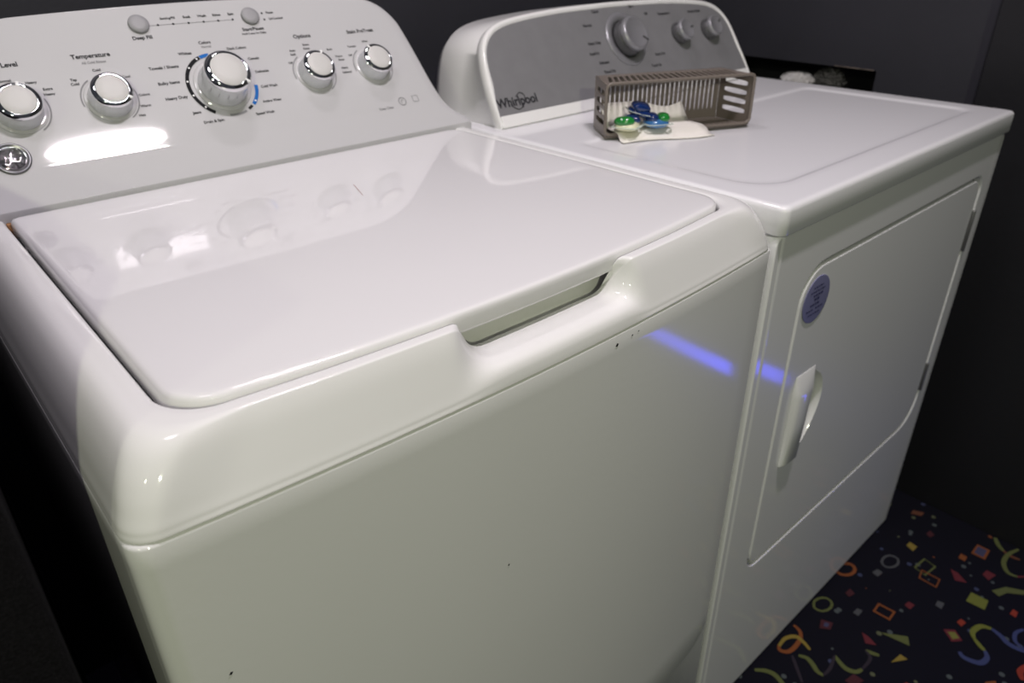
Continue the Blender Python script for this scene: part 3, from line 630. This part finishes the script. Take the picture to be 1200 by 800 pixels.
tube('wordmark_swoosh', crom([(-0.020, -0.006, 0.0), (-0.006, -0.0145, 0), (0.010, -0.006, 0), (0.0135, 0.006, 0), (0.006, 0.0115, 0), (-0.004, 0.006, 0)], 5), 0.00065, 'ink', fas, 5, DM @ kmat(-0.296, 0.0400, 0.0018))
KT = [('Heavy Duty', -.083, .113, 1), ('Normal', -.086, .145, 1), ('Delicates', -.075, .077, 1), ('AutoDry', -.092, .095, 1), ('Timed Dry', -.068, .060, 1), ('Damp Dry', .083, .077, 1), ('Touch Up', .062, .057, 1), ('Off', .080, .155, 1), ('Start', .045, .1715, 1), ('Temperature', .132, .152, 1), ('Wrinkle Shield', .228, .150, 1), ('Casual', -.055, .168, 1)]
for b, s, h, k in KT: text(b, kmat(s, h, 0.0018), 0.0068, 'ink', fas)
flush_text()
for o in list(fas.children):
    if o.name.startswith(('lettering', 'wordmark')) and not o.name.startswith('wordmark_swoosh'): o.matrix_basis = DM @ o.matrix_basis

# ------------------------------------------------------------------ basket lying on its side on the dryer
BO = Vector((0.782, 0.340, 0.9164)); BL = Vector((0.9165, -0.4000, 0)).normalized(); BD = Vector((-BL.y, BL.x, 0))
bk = root('storage_basket', BO + BL * 0.122 + BD * 0.03, 'taupe slotted plastic basket lying on its side on the dryer', 'basket')
def bp(l, d, h): return BO + BL * l + BD * d + Vector((0, 0, h))
BLEN, BH, BDP = 0.244, 0.074, 0.066; i0, i1, hb = 0.012, 0.228, 0.076
def wall(name, A, B, C_, D_, holes, th=0.0022):
    """plate through the corners A B C D, holes given in unit coordinates"""
    mx = frame3(A, B - A, D_ - A); inv = mx.inverted(); q = [inv @ p for p in (A, B, C_, D_)]
    def bil(u, v): p = q[0] * (1 - u) * (1 - v) + q[1] * u * (1 - v) + q[2] * u * v + q[3] * (1 - u) * v; return (p.x, p.y)
    hs = [[bil(u, v) for u, v in H] for H in holes]
    return plate(name, [(p.x, p.y) for p in q], hs, th, 'taupe', bk, mx, 0.0004)
def sl(cu, cv, du, dv, sk=0.0, n=4):
    pts = []
    for i in range(n + 1): a = PI * i / n; pts.append((cu + du * math.cos(a) + sk * (0.6 + 0.4 * math.sin(a)), cv + dv * (0.6 + 0.4 * math.sin(a))))
    for i in range(n + 1): a = PI + PI * i / n; pts.append((cu + du * math.cos(a) - sk * (0.6 - 0.4 * math.sin(a)), cv - dv * (0.6 - 0.4 * math.sin(a))))
    return pts
bt, tb = bp(i0, BDP, hb), bp(i1, BDP, hb)
wall('side_wall', bp(0, 0, BH), bp(BLEN, 0, BH), tb, bt, [sl(0.06 + 0.88 * i / 21, 0.5, 0.0125, 0.36, 0.022) for i in range(22)])
wall('base_wall', bp(i0, BDP, 0.0), bp(i1, BDP, 0.0), tb, bt, [sl(0.045 + 0.91 * i / 25, 0.50, 0.0056, 0.34) for i in range(26)])
wall('side_wall', bp(0, 0, 0), bp(BLEN, 0, 0), bp(i1, BDP, 0), bp(i0, BDP, 0), [sl(0.06 + 0.88 * i / 21, 0.5, 0.0115, 0.34) for i in range(22)])
wall('end_wall', bp(BLEN, 0, 0), bp(BLEN, 0, BH), tb, bp(i1, BDP, 0), [[(b, a) for a, b in sl(0.5, 0.24 + 0.185 * i, 0.34, 0.055)] for i in range(4)])
wall('end_wall', bp(0, 0, 0), bp(0, 0, BH), bt, bp(i0, BDP, 0), [[(b, a) for a, b in sl(0.5, 0.24 + 0.185 * i, 0.34, 0.055)] for i in range(4)])
tube('rim', [bp(l, -0.0005, h + 0.0) for l, h in [(x, y) for x, y in rrect(-0.001, BLEN + 0.001, 0.0028, BH + 0.001, 0.008, 5)]], 0.0026, 'taupe', bk, 8, None, True)
# sheet lying out of the basket
sh = []
for i in range(13):
    row = []
    for j in range(9):
        l = 0.016 + (0.138 + 0.012 * (1 - j / 8)) * i / 12 ; d = -0.030 + 0.085 * j / 8 + 0.006 * math.sin(i * .5)
        hz = -0.0030 + (0.0094 + 0.0006 * math.sin(i * .9 + j)) * smooth01((d + 0.020) / 0.014)
        hz += 0.030 * smooth01((d - 0.030) / 0.030)
        row.append(tuple(bp(l, d, hz)))
    sh.append(row)
so = loft('fabric_sheet', sh, 'paper', None, False); md = so.modifiers.new('thick', 'SOLIDIFY'); md.thickness = 0.0008; md.offset = 0
tag(so, 'creamy white fabric sheet spilling out of the taupe basket', 'sheet')
def blob(name, c, r, rot, m, parent, seed):
    rng = random.Random(seed); bm = bmesh.new(); bmesh.ops.create_icosphere(bm, subdivisions=3, radius=1)
    for v in bm.verts:
        x, y, z = v.co; f = 1 + 0.06 * math.sin(3 * x + seed) * math.cos(4 * y + seed)
        v.co = Vector((math.copysign(abs(x) ** .85, x) * r[0], math.copysign(abs(y) ** .85, y) * r[1], z * r[2])) * f
    me = bpy.data.meshes.new(name); bm.to_mesh(me); bm.free()
    return link(name, me, m, parent, Matrix.Translation(c) @ Matrix.Rotation(rot, 4, 'Z'), True)
def pod(l, d, h, rot, tilt, cols, label, seed):
    base = bp(l, d, h); r = root('detergent_pod', base, label, 'detergent pod', 'detergent pods in front of the basket')
    X = Matrix.Translation(base) @ Matrix.Rotation(rot, 4, 'Z') @ Matrix.Rotation(tilt, 4, 'X')
    def at(name, c, rr, m, sd, a=0):
        o = blob(name, (0, 0, 0), rr, 0, m, r, sd); o.matrix_basis = X @ Matrix.Translation(c) @ Matrix.Rotation(a, 4, 'Z'); return o
    at('powder_chamber', (0, 0, 0.0080), (0.0200, 0.0185, 0.0075), cols[2], seed)
    at('gel_chamber', (-0.0085, 0.002, 0.0155), (0.0105, 0.0150, 0.0075), cols[0], seed + 1, .3)
    at('gel_chamber', (0.0095, -0.002, 0.0150), (0.0095, 0.0145, 0.0075), cols[1], seed + 2, -.2)
    fr = [(x, y, 0.0078) for x, y in rrect(-0.0220, 0.0220, -0.0205, 0.0205, 0.008, 5)]; fr2 = [(x, y, 0.0086) for x, y in rrect(-0.0185, 0.0185, -0.0170, 0.0170, 0.006, 5)]
    o = loft('film_edge', [fr, fr2], 'film', r, True); o.matrix_basis = X
    return r
pod(0.034, -0.004, 0.0072, 0.35, 0.0, ('podgreen', 'podblue', 'podwhite'), 'green and navy detergent pod on the left of the pair, on the white sheet', 1)
pod(0.083, -0.000, 0.0072, -0.5, 0.0, ('podblue', 'podgreen', 'podlight'), 'blue detergent pod with a green lobe, right-hand pod on the white sheet', 5)
pod(0.060, 0.016, 0.0215, 0.9, 0.25, ('podblue', 'podblue', 'podblue'), 'dark blue detergent pod resting on top of the other two', 9)

# fluffy lint in the wall opening
lr = root('lint_clump', (1.598, 0.445, 0.8625), 'pale grey fluffy lint clump in the wall opening behind the dryer', 'lint')
def fluff(name, c, r, m, seed, nf):
    rng = random.Random(seed); v = []; f = []
    for i in range(nf):
        d = Vector((rng.gauss(0, 1), rng.gauss(0, 1), rng.gauss(0, 1))).normalized(); p = Vector(c) + Vector((d.x * r[0], d.y * r[1], d.z * r[2])) * rng.random() ** .5
        if p.z < 0.8632: p.z = 0.8632 + rng.random() * .004
        t = Vector((rng.gauss(0, 1), rng.gauss(0, 1), rng.gauss(0, 1))).normalized() * rng.uniform(.003, .008); sd = t.orthogonal().normalized() * .0005; q = p + t * .5 + sd * 6 * rng.uniform(-1, 1); e = p + t
        if e.z < 0.8632: e.z = 0.8632
        if q.z < 0.8632: q.z = 0.8632
        b = len(v); v += [p - sd, p + sd, q + sd, q - sd, e]; f += [(b, b + 1, b + 2, b + 3), (b + 3, b + 2, b + 4)]
    o = pyd(name, v, f, m, lr); o['kind'] = 'stuff'; return o
fluff('pale_fibres', (1.578, 0.470, 0.886), (0.026, 0.042, 0.022), 'lint', 3, 2600); fluff('dark_fibres', (1.598, 0.408, 0.894), (0.022, 0.038, 0.028), 'lintdark', 4, 1500)
